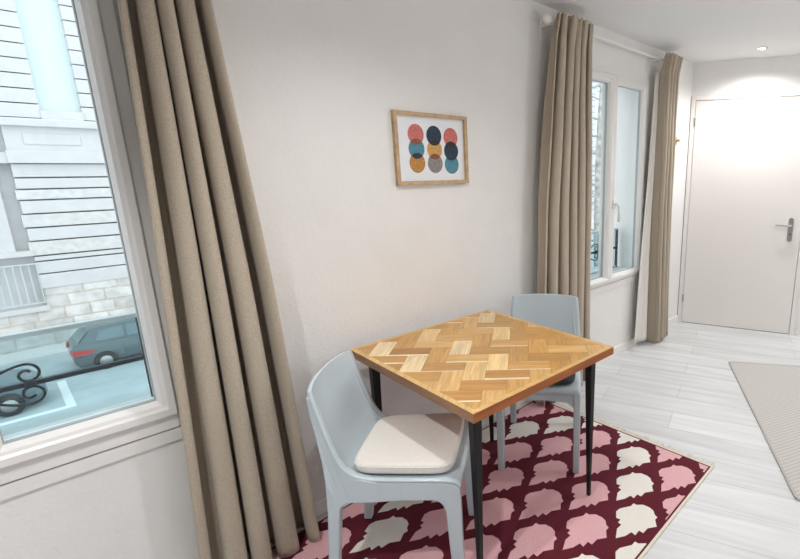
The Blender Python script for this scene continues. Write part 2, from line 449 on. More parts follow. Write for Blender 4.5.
# ------------------------------------------------------------------ balcony guards outside the windows
def guard(name, x0, x1, label, group):
    root = empty(name, ((x0+x1)/2, WY+.2, .66)); tag(root, label, 'railing', group)
    Y = WY + .2
    def P(mb, nm, m, par=root):
        o = mb.build(nm, m); o.parent = par; o.matrix_parent_inverse = Matrix.Translation(-Vector(root.location)); return o
    t = MB(); t.box((x0, Y-.012, .985), (x1, Y+.012, 1.0)); P(t, 'top_rail', M['ironl'])
    t = MB(); t.box((x0, Y-.008, .826), (x1, Y+.008, .840)); P(t, 'middle_bar', M['iron'])
    t = MB(); t.box((x0, Y-.010, .664), (x1, Y+.010, .678)); P(t, 'bottom_rail', M['ironl'])
    for x in (x0, x1-.014):
        t = MB(); t.box((x, Y-.010, .63), (x+.014, Y+.010, .99)); P(t, 'post', M['iron'])
    t = MB(); t.box((x0+.015, Y+.0125, .68), (x1-.015, Y+.0175, .984)); P(t, 'glass_panel', M['tint'])
    cx = (x0+x1)/2
    for sx in (1, -1):
        for sz in (1, -1):
            # a C-scroll: long arm leaving the centre, curling back on the bar
            pts = []
            A = (cx + sx*.0, .833 + sz*.004)
            n = 40
            for k in range(n+1):
                u = k/n
                if u < .45:      # arm
                    q = u/.45
                    x = cx + sx*(.0 + .125*q); z = .833 + sz*(.004 + .062*math.sin(q*PI*.5))
                else:            # spiral
                    q = (u-.45)/.55
                    ang = PI/2 - q*PI*2.3
                    r = .033*(1-q) + .009*q
                    x0c, z0c = cx + sx*.125, .833 + sz*.033
                    x = x0c + sx*r*math.cos(ang); z = z0c + sz*r*math.sin(ang)
                pts.append((x, Y-.004, z))
            t = MB(); t.tube(pts, .0042, 6); P(t, 'scroll', M['iron'])
        t = MB(); t.box((cx+sx*.125-.012 + (0), Y-.013, .822), (cx+sx*.125+.016, Y+.0, .846), bev=.003); P(t, 'collar', M['iron'])
    return root
guard('balcony_guard', -.545, .298, 'low balcony guard with iron scrolls and tinted glass, behind the window beside the long curtain', None)
guard('balcony_guard', 2.56, 3.44, 'low balcony guard with dark bars outside the far window near the door', None)

# ------------------------------------------------------------------ outside: street, building, cars, tree
GZ = -5.3
b = MB(); b.box((-40, WY+WT+.3, GZ-.2), (75, 23.9+.6, GZ)); struct(b.build('street', M['asphalt']))
b = MB(); b.box((-40, 24.5, GZ-.2), (75, 26.4, GZ+.10)); struct(b.build('sidewalk', M['pave']))
b = MB()
b.box((-9, 18.75, GZ), (.80, 18.95, GZ+.006)); b.box((.60, 18.95, GZ), (.80, 21.4, GZ+.006))
tag(b.build('parking_marking', M['paint']), 'white painted parking bay line on the street below the left window', 'road marking')

FY = 25.8
bld = empty('townhouse', (4, FY, GZ)); tag(bld, 'pale stone townhouse with rusticated courses across the street', 'building')
def BP(mb, nm, m, par=bld):
    o = mb.build(nm, m); o.parent = par; o.matrix_parent_inverse = Matrix.Translation(-Vector(bld.location)); return o
XL, XR = -20, 62
b = MB(); b.box((XL, FY+.45, GZ), (XR, FY+6, 15)); BP(b, 'main_wall', M['stone'])
b = MB(); b.box((.98, FY-.02, GZ+.1), (XR, FY+.45, -2.97)); b.box((XL, FY-.02, GZ+.1), (.98, FY+.45, -3.78)); BP(b, 'rubble_base', M['rubble'])
b = MB(); b.box((XL, FY-.12, -3.80), (1.05, FY+.45, -3.62)); BP(b, 'area_ledge', M['stone'])
b = MB()
b.box((.96, FY-.06, -2.97), (XR, FY+.45, -2.45), bev=.02)
zs = [(-2.45, -1.95), (-1.95, -1.74)]
BP(b, 'plinth_course', M['stone'])
smooth_ = MB(); rough_ = MB()
zl = [-2.43, -1.95, -1.74, -1.19, -.69, -.19, .31, .70, 1.11, 1.62]
for i in range(len(zl)-1):
    tgt = rough_ if i in (2, 4, 6) else smooth_
    d = .03 if i in (2, 4, 6) else 0
    tgt.box((.95 - (.06 if d else 0), FY-d, zl[i]+.025), (XR, FY+.45, zl[i+1]-.025), bev=.02)
BP(smooth_, 'smooth_course', M['stone']); BP(rough_, 'rough_course', M['stone_rough'])
# window bay left of the pilaster
b = MB(); b.box((XL, FY+.15, -1.60), (.55, FY+.46, 1.62)); BP(b, 'bay_pier', M['stone'])
b = MB(); b.box((XL, FY-.10, -1.70), (.97, FY+.4, -1.52)); BP(b, 'window_ledge', M['stone'])
rl = MB(); rl.box((XL/2, FY-.08, -2.02), (.97, FY-.05, -1.98)); rl.box((XL/2, FY-.08, -3.50), (.97, FY-.05, -3.46))
for k in range(48): rl.box((.95-.2*k-.012, FY-.077, -3.5), (.95-.2*k+.012, FY-.053, -2.0))
BP(rl, 'area_railing', M['ironl'])
b = MB(); b.box((.90, FY-.18, 1.62), (XR, FY+.45, 2.07), bev=.03); b.box((.95, FY-.05, 2.07), (XR, FY+.45, 2.9)); b.box((1.4, FY-.09, 2.28), (2.9, FY-.04, 2.66), bev=.02)
b.box((.86, FY-.26, 2.9), (XR, FY+.45, 3.18), bev=.04); b.box((XL, FY-.1, 1.62), (.90, FY+.45, 2.0)); b.box((XL, FY-.2, 2.9), (.86, FY+.45, 3.15))
BP(b, 'string_cornice', M['stone'])
up = MB()
for k in range(22):
    z0 = 3.20 + .50*k
    for (a, c) in ((XL, 2.0), (3.12, 9.0), (10.2, 16), (17.2, 23), (24.2, 30), (31.2, 37), (38.2, 44), (45.2, XR)):
        up.box((a, FY, z0+.02), (c, FY+.45, z0+.48))
BP(up, 'upper_course', M['stone'])
for a, c in ((2.0, 3.12), (9, 10.2), (16, 17.2), (23, 24.2), (30, 31.2), (37, 38.2), (44, 45.2)):
    b = MB(); b.box((a, FY+.30, 3.5), (c, FY+.44, 8.4)); BP(b, 'blind_window', M['curtained'])
    b = MB(); b.box((a, FY-.05, 3.18), (c, FY+.44, 3.5)); BP(b, 'blind_window_sill', M['stone'])

def car(name, paint, label, loc, rot=0):
    root = empty(name, loc, rot); tag(root, label, 'car')
    L, Wd = 4.1, 1.74; h = Wd/2
    # side profile, x forward from rear bumper 0 to front 4.1
    lower = [(.02, .35), (0, .55), (.03, .78), (.10, .95), (.60, .99), (2.6, .98), (3.2, .95), (3.85, .80), (4.06, .62), (4.1, .40), (4.0, .22), (.12, .22)]
    b = MB()
    def inset(x, z):
        e = 0
        if x < .25: e = (.25-x)*.35
        if x > 3.7: e = (x-3.7)*.6
        return h - e - max(0, .4-z)*.15 - max(0, z-.7)*.12
    rings = []
    for t in (-1, -.96, -.8, 0, .8, .96, 1):
        k = 1 if abs(t) < .97 else .0
        sc = 1 - (.03 if abs(t) == 1 else .01 if abs(t) == .96 else 0)
        rings.append([((x-2)*sc+2, t*inset(x, z), (z-.55)*sc+.55) for x, z in lower])
    b.loft(rings, True)
    b.build('car_body', paint, root, smooth=True)
    # greenhouse
    gp = [(.14, .95), (.52, 1.36), (.72, 1.44), (1.5, 1.475), (2.2, 1.43), (3.05, .97)]
    g = MB(); rings = []
    for t in (-1, -.9, 0, .9, 1):
        rings.append([(x + (0.02 if abs(t) == 1 else 0), t*(h - .10 - (z-.95)*.36), z - (.03 if abs(t) == 1 else 0)*(z > 1)) for x, z in gp])
    g.loft(rings, True); g.build('car_cabin', paint, root, smooth=False)
    # glass: rear window, windscreen, side windows
    def yy(z): return h - .10 - (z-.95)*.36
    q = MB()
    q.loft([[(.205, s*.62, 1.04), (.205 + .27*0.999, s*.56, 1.33), (.19+.27, s*.56, 1.335), (.19, s*.62, 1.045)] for s in (-1, 1)], True, smooth=False)
    q.build('rear_window', M['carglass'], root)
    q = MB(); q.loft([[(2.94, s*.66, 1.03), (2.33, s*.56, 1.38), (2.35, s*.56, 1.40), (2.97, s*.66, 1.05)] for s in (-1, 1)], True, smooth=False)
    q.build('windscreen', M['carglass'], root)
    for s in (-1, 1):
        for pl in ([(.62, 1.03), (.80, 1.34), (1.38, 1.38), (1.38, 1.01)], [(1.46, 1.01), (1.46, 1.38), (2.12, 1.35), (2.66, 1.02)]):
            q = MB(); q.loft([[(x, s*(yy(z)-.0 + o), z) for x, z in pl] for o in (-.03, .012)], True, smooth=False)
            q.build('side_window', M['carglass'], root)
        q = MB(); q.loft([[(x, s*y, z) for x, y, z in pts] for pts in (
            [(.03, .50, .66), (.03, .52, .80), (.10, .78, .80), (.50, .82, .77), (.44, .82, .68), (.1, .78, .64)],
            [(-.03, .50, .66), (-.02, .52, .81), (.05, .825, .82), (.56, .872, .78), (.48, .878, .67), (.04, .84, .63)])], True, smooth=False)
        q.build('tail_light', M['taillight'], root)
    for x in (.78, 3.3):
        for s in (-1, 1):
            q = MB(); q.lathe([(.05, -.1), (.28, -.1), (.31, -.07), (.31, .07), (.28, .1), (.19, .1), (.17, .085), (.05, .085)], (x, s*(h-.09), .31), 'y', 24)
            w = q.build('wheel', M['tyre'], root)
            q = MB(); q.lathe([(.02, -.115), (.17, -.108), (.18, -.09), (.18, .09), (.17, .108), (.02, .115)], (x, s*(h-.09), .31), 'y', 16); q.build('hubcap', M['steel'], w)
    return root
car('hatchback', M['carblack'], 'dark hatchback with red tail light parked by the stone wall opposite', (1.10, 22.4, GZ))
car('hatchback', M['cargrey'], 'slate grey car partly behind the iron scroll at the left edge', (-3.75, 20.15, GZ))

# bare tree seen through the far window
tree = empty('bare_tree', (19.2, 13.0, GZ)); tag(tree, 'bare grey tree outside the far window', 'tree')
tr = MB()
tp = [(0, 0, 0), (.05, 0, 2), (.0, .05, 4.2), (-.08, .0, 6.5), (-.05, 0, 9), (.1, 0, 11.5), (.1, .1, 13.5)]
tr.tube(tp, [.34, .29, .26, .25, .21, .14, .05], 12)
tr.build('trunk', M['bark'], tree)
br = MB(); rnd = random.Random(3)
def branch(p, d, L, r, lev):
    pts = [p]; q = p.copy(); dd = d.copy(); n = 5
    for k in range(n):
        dd = (dd + Vector((rnd.uniform(-.25, .25), rnd.uniform(-.25, .25), rnd.uniform(-.15, .22)))).normalized()
        q = q + dd*(L/n); pts.append(q)
        if lev < 2 and k > 0 and rnd.random() < .75:
            d2 = (dd + Vector((rnd.uniform(-1, 1), rnd.uniform(-1, 1), rnd.uniform(-.5, .7)))).normalized()
            branch(q.copy(), d2, L*.6, r*.5, lev+1)
    br.tube(pts, [lerp(r, r*.3, i/n) for i in range(n+1)], 5)
for k in range(26):
    z = 3.2 + k*.38; a = rnd.uniform(0, 2*PI)
    branch(Vector((0, 0, z)), Vector((math.cos(a), math.sin(a), rnd.uniform(-.1, .5))).normalized(), rnd.uniform(1.6, 2.8), .055, 0)
br.build('branches', M['bark'], tree)
# projecting bay of this house, seen through the right pane
b = MB(); b.box((4.75, WY+WT+.001, -5.3), (5.0, 3.12, 9)); struct(b.build('wall_outer_bay', M['ext']))
dp = MB(); dp.tube([(4.71, 2.75, .6), (4.71, 2.75, 1.62)], .012, 8)
dp.tube([(4.71, 2.75, 1.60), (4.76, 2.75, 1.60)], .008, 8); dp.tube([(4.71, 2.75, .7), (4.76, 2.75, .7)], .008, 8)
tag(dp.build('drain_pipe', M['ironl']), 'thin grey pipe on the pale wall outside the far window', 'pipe')

# ------------------------------------------------------------------ curtains
def curtain_mesh(keys, N, amp_keys, y_keys, seed, zs, skew=.34, per=26, phase=0):
    """omega-folded cloth; keys (z,x0,x1); amp (z,a); y (z,yc)"""
    rn = random.Random(seed)
    wob = [rn.uniform(-.35, .35) for _ in range(N+2)]
    am = [rn.uniform(.62, 1.22) for _ in range(N+2)]
    mb = MB(); rows = []
    n = N*per
    for z in zs:
        x0, x1 = interp(keys, z); A = interp(amp_keys, z)[0]; yc = interp(y_keys, z)[0]
        lam = (x1-x0)/N; row = []
        for i in range(n+1):
            s = i/per; k = min(int(s), N-1); f = s-k
            amp = lerp(am[k], am[k+1], f)
            ss = s + .18*math.sin(2*PI*s/N + wob[0]*6)*(s*(N-s))/(N*N/4)
            th = 2*PI*s + phase
            x = x0 + lam*ss + skew*lam*math.sin(2*th)*.50
            hd = max(0, (z-2.17)/.175)          # gathered heading
            y = yc - A*amp*(math.cos(th)) - .011*hd*math.cos(3*th + wob[k]*4) + .004*math.sin(5*s + z*3 + wob[k])
            row.append(mb.bm.verts.new((x, y, z + (.007*math.cos(3*th + wob[k]*4)*hd if z > 2.3 else 0))))
        rows.append(row)
    for a, c in zip(rows, rows[1:]):
        for i in range(n):
            f = mb.bm.faces.new((a[i], a[i+1], c[i+1], c[i])); f.smooth = True
    return mb
def solid(o, t=.003):
    m = o.modifiers.new('thickness', 'SOLIDIFY'); m.thickness = t; m.offset = 0
ZS = [2.345, 2.335, 2.32, 2.30, 2.27, 2.22] + [2.15 - .1*i for i in range(21)] + [.09, .05, .02]
def zlist(zb): return [z for z in ZS if z > zb+.01] + [zb]
YC = 1.868

# long curtain in front of the near window
ZS = [z - .018 if z > 2.2 else z for z in ZS]
c1 = empty('curtain', (.48, YC, 0)); tag(c1, 'long taupe linen curtain hanging beside the large left window', 'curtain')
def CP(mb, nm, m, root):
    o = mb.build(nm, m); o.parent = root; o.matrix_parent_inverse = Matrix.Translation(-Vector(root.location)); return o
m1 = curtain_mesh([(2.34, .355, .540), (1.97, .340, .555), (1.1, .310, .612), (.5, .290, .640), (.01, .268, .662)], 4,
                  [(2.34, .018), (2.25, .026), (1.9, .056), (1.2, .066), (.01, .066)], [(2.34, YC-.052), (2.2, YC-.04), (1.9, YC-.018), (.01, YC-.012)], 5, zlist(.012), .42)
solid(CP(m1, 'curtain_cloth', M['curtain'], c1))
# curtain left of the far window
c2 = empty('curtain', (2.43, YC, 0)); tag(c2, 'taupe curtain hanging left of the far window, behind the far chair', 'curtain', 'pair of curtains at the far window')
m2 = curtain_mesh([(2.34, 2.225, 2.545), (1.31, 2.12, 2.575), (.01, 2.09, 2.60)], 5,
                  [(2.34, .016), (2.2, .030), (1.7, .052), (.01, .060)], [(2.34, YC-.050), (2.2, YC-.03), (1.8, YC-.014), (.01, YC-.01)], 8, zlist(.012), .36)
solid(CP(m2, 'curtain_cloth', M['curtain'], c2))
# curtain right of the far window, its lining showing on the window side
c3 = empty('curtain', (3.68, YC, 0)); tag(c3, 'taupe curtain with pale lining showing, hanging between the far window and door', 'curtain', 'pair of curtains at the far window')
m3 = curtain_mesh([(2.34, 3.51, 3.74), (1.2, 3.52, 3.75), (.01, 3.56, 3.82)], 5,
                  [(2.34, .016), (2.2, .030), (1.7, .052), (.01, .060)], [(2.34, YC-.058), (2.2, YC-.03), (1.8, YC-.012), (.01, YC-.008)], 11, zlist(.012), .36)
solid(CP(m3, 'curtain_cloth', M['curtain'], c3))
m4 = curtain_mesh([(2.33, 3.50, 3.55), (1.24, 3.41, 3.58), (.6, 3.36, 3.60), (.05, 3.32, 3.62)], 2,
                  [(2.33, .005), (1.2, .012), (.05, .02)], [(2.33, YC+.02), (.05, YC+.02)], 4, [z for z in zlist(.05) if z < 2.25], .1)
solid(CP(m4, 'curtain_lining', M['lining'], c3))

def rod(x0, x1, label, brackets):
    r = empty('curtain_rod', ((x0+x1)/2, YC, 2.29)); tag(r, label, 'curtain rod')
    b = MB(); b.tube([(x0+.01, YC, 2.29), (x1-.01, YC, 2.29)], .0095, 14); CP(b, 'pole', M['white'], r)
    for x in (x0, x1):
        s = MB(); s.lathe([(.0005, -.026)] + [(.026*math.sin(PI*k/10), -.026*math.cos(PI*k/10)) for k in range(1, 10)] + [(.0005, .026)], (x, YC, 2.29), 'x', 18)
        CP(s, 'finial', M['white'], r)
    for x in brackets:
        s = MB(); s.box((x-.006, YC-.012, 2.272), (x+.006, WY-.002, 2.280)); s.box((x-.010, WY-.006, 2.21), (x+.010, WY-.0005, 2.31)); s.box((x-.006, YC-.014, 2.272), (x+.006, YC-.009, 2.295))
        CP(s, 'bracket', M['white'], r)
rod(2.195, 3.81, 'white curtain rod with ball finial above the far window', (2.24, 3.455, 3.785))
rod(-.80, .60, 'white curtain rod above the large left window', (-.76, .575))

# wooden peg on the wall between curtain and door
b = MB(); b.box((4.0, WY-.006, 1.685), (4.045, WY-.0005, 1.75), bev=.002); b.tube([(4.022, WY-.005, 1.72), (4.022, WY-.04, 1.722)], [.010, .013], 10)
tag(b.build('wall_hook', M['tag']), 'small beech wooden hook on the wall between curtain and door', 'hook')

# ------------------------------------------------------------------ framed print
fx0, fx1, fz0, fz1 = 1.234, 1.647, 1.419, 1.742
pic = empty('picture_frame', ((fx0+fx1)/2, WY, fz0)); tag(pic, 'thin oak framed print of overlapping coloured circles on the wall', 'picture')
fr = MB(); w, t = .016, .022
ya, yb = WY-.001, WY-t
prof = [(0, ya), (0, yb), (w, yb), (w, yb+.010), (w, ya)]
rings = [[(X+sx*p, y, Z+sz*p) for p, y in prof] for X, Z, sx, sz in ((fx0, fz0, 1, 1), (fx1, fz0, -1, 1), (fx1, fz1, -1, -1), (fx0, fz1, 1, -1))]
fr.loft(rings + [rings[0]], cap=False, smooth=False, closed=False)
CP(fr, 'frame', M['oak'], pic)
a = MB(); a.box((fx0+w-.001, WY-.008, fz0+w-.001), (fx1-w+.001, WY-.002, fz1-w+.001))
YA = WY-.0084
cols = {'coral': (.56, .155, .135), 'navy': (.018, .035, .065), 'teal': (.075, .235, .31), 'ochre': (.47, .22, .055), 'gold': (.58, .33, .095), 'grey': (.245, .22, .21), 'dark': (.030, .024, .024), 'brown': (.24, .085, .04)}
am = {k: mat('print_'+k, v, .7, noise=.18 if k not in ('navy', 'dark') else .3, nscale=90) for k, v in cols.items()}
a.mi(M['paper'])
def disc(cx, cz, r, m, lift):
    y = YA - lift*.00015
    vs = [a.bm.verts.new((cx+.95*r*math.cos(2*PI*k/40), y, cz+r*math.sin(2*PI*k/40))) for k in range(40)]
    f = a.bm.faces.new(vs); f.material_index = a.mi(m)
def lens(cx, z1, z2, r, m, lift):
    """overlap of two equal circles at (cx,z1) and (cx,z2)"""
    d = abs(z1-z2)/2; zc = (z1+z2)/2
    if d >= r: return
    th = math.acos(d/r); pts = []
    for k in range(17): aa = -th + 2*th*k/16; pts.append((math.sin(aa)*r, -d + r*math.cos(aa)))
    for k in range(1, 16): aa = th - 2*th*k/16; pts.append((math.sin(aa)*r, d - r*math.cos(aa)))
    y = YA - lift*.00015
    f = a.bm.faces.new([a.bm.verts.new((cx+.95*px, y, zc+pz)) for px, pz in pts]); f.material_index = a.mi(m)
R_ = .0455
cxs = (fx0+.117, fx0+.218, fx0+.317)
rowz = (fz0+.224, fz0+.160, fz0+.096)
grid = [('coral', 'teal', 'ochre'), ('navy', 'gold', 'grey'), ('coral', 'navy', 'teal')]
lensc = [('brown', 'navy'), ('dark', 'brown'), ('dark', 'navy')]
for c in range(3):
    dz = (.002, 0, -.004)[c]
    for r in range(3): disc(cxs[c], rowz[r]+dz, R_, am[grid[c][r]], 1+r)
    for r in range(2): lens(cxs[c], rowz[r]+dz, rowz[r+1]+dz, R_, am[lensc[c][r]], 6+r)
CP(a, 'print', M['paper'], pic)

# ------------------------------------------------------------------ patterned rug
RA = math.radians(.93)
RO = Vector((2.183, .755, 0)); RX = Vector((math.cos(RA), math.sin(RA), 0)); RYv = Vector((-math.sin(RA), math.cos(RA), 0))
RL, RW = 1.80, 1.172
def r2(u, v, z): return RO - RX*u + RYv*v + Vector((0, 0, z))
def ruv(x, y):
    d = Vector((x, y, 0)) - RO; return (-d.dot(RX), d.dot(RYv))
rug = empty('patterned_rug', r2(RL/2, RW/2, 0)); tag(rug, 'maroon rug with pink and ivory leaf scale pattern under the table', 'rug')
def RP(mb, nm, m, par=rug):
    o = mb.build(nm, m); o.parent = par; o.matrix_parent_inverse = Matrix.Translation(-Vector(rug.location)); return o
pm = MB(); pm.mi(M['maroon']); pm.mi(M['rpink']); pm.mi(M['rwhite'])
pm.prism([(0, 0), (RL, 0), (RL, RW), (0, RW)], lambda u, v, d: r2(u, v, d), .0005, .007, M['maroon'])
RAW = [(-0.0030,0.1100),(-0.0362,0.0889),(-0.0333,0.0688),(-0.0547,0.0679),(-0.0572,0.0499),(-0.0889,0.0510),(-0.1379,0.0266),(-0.1020,0.0030),(-0.0662,-0.0057),(-0.0717,-0.0264),(-0.0382,-0.0256),(-0.0393,-0.0462),(-0.0043,-0.0466),(0.0299,-0.0719),(0.0626,-0.0470),(0.0823,-0.0474),(0.0906,-0.0295),(0.1080,-0.0150),(0.1160,0.0090),(0.1130,0.0410),(0.0937,0.0620),(0.0934,0.0784),(0.0696,0.0781),(0.0460,0.0940),(0.0240,0.1080)]
def clip(poly, ax, lim, keep_less):
    out = []
    for i in range(len(poly)):
        p, q = poly[i], poly[(i+1) % len(poly)]
        ip = (p[ax] <= lim) == keep_less; iq = (q[ax] <= lim) == keep_less
        if ip: out.append(p)
        if ip != iq:
            t = (lim-p[ax])/(q[ax]-p[ax]); out.append((p[0]+(q[0]-p[0])*t, p[1]+(q[1]-p[1])*t))
    return out
PA, PB = (.196, .1215), (.1895, -.1285)
P0 = (1.788, .963)
for i in range(-14, 16):
    for j in range(-14, 16):
        ox, oy = P0[0]+i*PA[0]+j*PB[0], P0[1]+i*PA[1]+j*PB[1]
        poly = [ruv(ox+x, oy+y) for x, y in RAW]
        for ax, lim, kl in ((0, RL-.01, True), (0, .012, False), (1, RW-.012, True), (1, .012, False)):
            poly = clip(poly, ax, lim, kl)
            if len(poly) < 3: break
        if len(poly) < 3: continue
        wht = (j % 5 == 0) or (i % 5 == 3)
        try:
            vs = [pm.bm.verts.new(r2(u, v, .0078)) for u, v in poly]
            for tri in tessellate_polygon([[Vector((u, v, 0)) for u, v in poly]]):
                f = pm.bm.faces.new([vs[k_] for k_ in tri]); f.material_index = 2 if wht else 1
        except ValueError: pass
RP(pm, 'rug_pile', None)
for v0, v1 in ((-.009, .003), (RW-.003, RW+.009)):
    e = MB(); e.prism([(-.012, v0), (RL+.012, v0), (RL+.012, v1), (-.012, v1)], lambda u, v, d: r2(u, v, d), .0005, .009)
    RP(e, 'selvage_edge', M['cream'])
fg = MB(); rn = random.Random(2)
fg.prism([(-.010, -.009), (.003, -.009), (.003, RW+.009), (-.010, RW+.009)], lambda u, v, d: r2(u, v, d), .0005, .008)
k = 0; v = -.008
while v < RW+.008:
    L = rn.uniform(.018, .046); dv = rn.uniform(-.014, .014)
    fg.tube([r2(-.008, v, .005), r2(-.008-L*.5, v+dv*.4, .006), r2(-.008-L, v+dv, .003)], [.0030, .0026, .0012], 5)
    v += rn.uniform(.009, .015)
tag(RP(fg, 'fringe', M['cream']), kind='stuff')

# ------------------------------------------------------------------ grey ribbed rug
ga = math.radians(30.5+180)
gx, gy = Vector((math.cos(ga), math.sin(ga), 0)), Vector((-math.sin(ga), math.cos(ga), 0))
G0 = Vector((3.587, 1.171, 0))
GLn, GWd = 1.60, 1.75
g = MB()
gp = [(0, 0), (GLn, 0), (GLn, GWd), (0, GWd)]
g.prism([(0.0, 0.0), (GLn, 0.0), (GLn, GWd), (0.0, GWd)], lambda u, v, d: (u, v, d), .0005, .009)
grug = empty('ribbed_rug', G0, ga); tag(grug, 'flat woven beige grey ribbed rug on the planks before the door', 'rug')
go = g.build('rug_pile', M['ribbed'], grug)
bevel_mod(go, .003)
g = MB()
for a_, c_ in (((-.012, -.004), (0, GWd+.004)), ((GLn, -.004), (GLn+.012, GWd+.004))): g.box((*a_, .0005), (*c_, .010), bev=.002)
g.box((0, -.012, .0005), (GLn, 0, .010), bev=.002); g.box((0, GWd, .0005), (GLn, GWd+.012, .010), bev=.002)
g.build('bound_edge', mat('grey_binding', (.47, .44, .41), .95), grug)

# ------------------------------------------------------------------ dining table
TA = math.radians(-1.6)
tab = empty('dining_table', (1.283, 1.457, 0), TA); tag(tab, 'square dining table with herringbone parquet top and black tapered legs', 'table')
TX, TY, TZ, TH = .387, .410, .745, .034
t = MB()
t.mi(M['edge']); t.mi(M['edgey'])
BW = .020
zt = TZ-.0012
vsb = t.box((-TX, -TY, TZ-TH), (TX, TY, zt), M['edge'])
for f in t.bm.faces:
    c = f.calc_center_median()
    if abs(c.x) > TX-.001: f.material_index = t.mi(M['edgey'])
top = t.build('table_slab', None, tab)
pq = MB(); pq.mats = [M['px'], M['py']]
lay = pq.bm.loops.layers.float_color.new('plank_tone')
tones = [tuple((c[0]*1.16, c[1]*1.12, c[2]*.98)) for c in ((.50, .285, .105), (.43, .225, .075), (.56, .345, .145), (.70, .50, .265), (.36, .185, .065), (.47, .26, .09), (.53, .30, .11), (.60, .38, .17), (.66, .45, .22))]
wts = [4, 3, 4, 2, 1.6, 4, 4, 3, 1.4]
rn = random.Random(21)
S = .0825
e1, e2 = Vector((math.cos(-PI/4), math.sin(-PI/4))), Vector((math.cos(PI/4), math.sin(PI/4)))
BO = Vector((-.377, .278))
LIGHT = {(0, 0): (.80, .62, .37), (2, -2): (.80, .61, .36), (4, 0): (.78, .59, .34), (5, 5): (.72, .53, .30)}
def block(a0, b0, a1, b1, mi, tone=None):
    lx, ly = TX-BW, TY-BW
    g_ = .0005
    poly = [tuple(BO + e1*(a*S) + e2*(b_*S)) for a, b_ in ((a0+g_/S, b0+g_/S), (a1-g_/S, b0+g_/S), (a1-g_/S, b1-g_/S), (a0+g_/S, b1-g_/S))]
    for ax, lim, kl in ((0, lx, True), (0, -lx, False), (1, ly, True), (1, -ly, False)):
        poly = clip(poly, ax, lim, kl)
        if len(poly) < 3: return
    c = tone or rn.choices(tones, wts)[0]
    k = rn.uniform(.92, 1.08)
    n_ = len(poly)
    vt = [pq.bm.verts.new((x, y, TZ)) for x, y in poly]; vb = [pq.bm.verts.new((x, y, zt)) for x, y in poly]
    fs = [pq.bm.faces.new(vt)] + [pq.bm.faces.new((vt[i], vb[i], vb[(i+1) % n_], vt[(i+1) % n_])) for i in range(n_)]
    for f in fs:
        f.material_index = mi
        for lp in f.loops: lp[lay] = (c[0]*k, c[1]*k, c[2]*k, 1)
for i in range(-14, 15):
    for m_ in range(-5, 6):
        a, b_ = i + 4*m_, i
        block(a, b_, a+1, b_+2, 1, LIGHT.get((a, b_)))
        if rn.random() < .45:        # pale strip along one block edge, a line of gloss painted as colour
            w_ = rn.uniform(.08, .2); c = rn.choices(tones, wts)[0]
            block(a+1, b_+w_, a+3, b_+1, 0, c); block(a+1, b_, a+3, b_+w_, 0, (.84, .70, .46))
        else: block(a+1, b_, a+3, b_+1, 0)
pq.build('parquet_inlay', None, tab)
bd = MB(); bd.mats = [M['px'], M['py']]
lay = bd.bm.loops.layers.float_color.new('plank_tone')
def strip(pts, mi):
    f = bd.bm.faces.new([bd.bm.verts.new((x, y, TZ)) for x, y in pts]); f.material_index = mi
    for lp in f.loops: lp[lay] = (.68, .43, .17, 1)
    r = bmesh.ops.extrude_face_region(bd.bm, geom=[f])
    for v_ in r['geom']:
        if isinstance(v_, bmesh.types.BMVert): v_.co.z = zt
    for f2 in bd.bm.faces:
        for lp in f2.loops: lp[lay] = (.68, .43, .17, 1)
lx, ly = TX-BW, TY-BW
strip([(-TX, -TY), (TX, -TY), (lx, -ly), (-lx, -ly)], 0); strip([(TX, TY), (-TX, TY), (-lx, ly), (lx, ly)], 0)
strip([(TX, -TY), (TX, TY), (lx, ly), (lx, -ly)], 1); strip([(-TX, TY), (-TX, -TY), (-lx, -ly), (-lx, ly)], 1)
bd.build('border_strip', None, tab)
for sx in (-1, 1):
    for sy in (-1, 1):
        l = MB()
        xt, yt = sx*(TX-.065), sy*(TY-.075); xb, yb_ = sx*(TX-.060), sy*(TY-.072)
        rings = []
        for k in range(7):
            u = k/6; r = lerp(.0078, .0185, u); x = lerp(xb, xt, u); y = lerp(yb_, yt, u); z = lerp(0.0085, TZ-TH, u)
            rings.append([(x + r*cx_, y + r*cy_, z) for cx_, cy_ in ((-.8, -1), (.8, -1), (1, -.8), (1, .8), (.8, 1), (-.8, 1), (-1, .8), (-1, -.8))])
        l.loft(rings, True, smooth=False)
        l.build('leg', M['black'], tab)
for sy in (-1, 1):
    b = MB(); b.box((-TX+.08, sy*(TY-.075)-.010, TZ-TH-.012), (TX-.08, sy*(TY-.075)+.010, TZ-TH), bev=.002)
    b.build('under_rail', M['black'], tab)

# ------------------------------------------------------------------ chairs
CEN = [(.222, .436), (.212, .450), (.18, .455), (.10, .452), (0, .447), (-.09, .446), (-.150, .453), (-.192, .476), (-.216, .515), (-.232, .565), (-.247, .635), (-.262, .715), (-.272, .775), (-.275, .800)]
EDG = [(.222, .436), (.212, .450), (.18, .458), (.10, .461), (.02, .463), (-.06, .467), (-.122, .480), (-.158, .505), (-.180, .54), (-.195, .58), (-.213, .64), (-.233, .715), (-.247, .768), (-.251, .790)]
WID = [.205, .205, .205, .204, .203, .202, .201, .200, .199, .198, .195, .191, .186, .181]
def catmull(P, n):
    out = []
    for i in range(len(P)-1):
        p0, p1, p2, p3 = P[max(i-1, 0)], P[i], P[i+1], P[min(i+2, len(P)-1)]
        for k in range(n):
            t = k/n
            out.append(tuple(.5*((2*b_)+(-a_+c_)*t+(2*a_-5*b_+4*c_-d_)*t*t+(-a_+3*b_-3*c_+d_)*t**3) for a_, b_, c_, d_ in zip(p0, p1, p2, p3)))
    out.append(tuple(P[-1])); return out
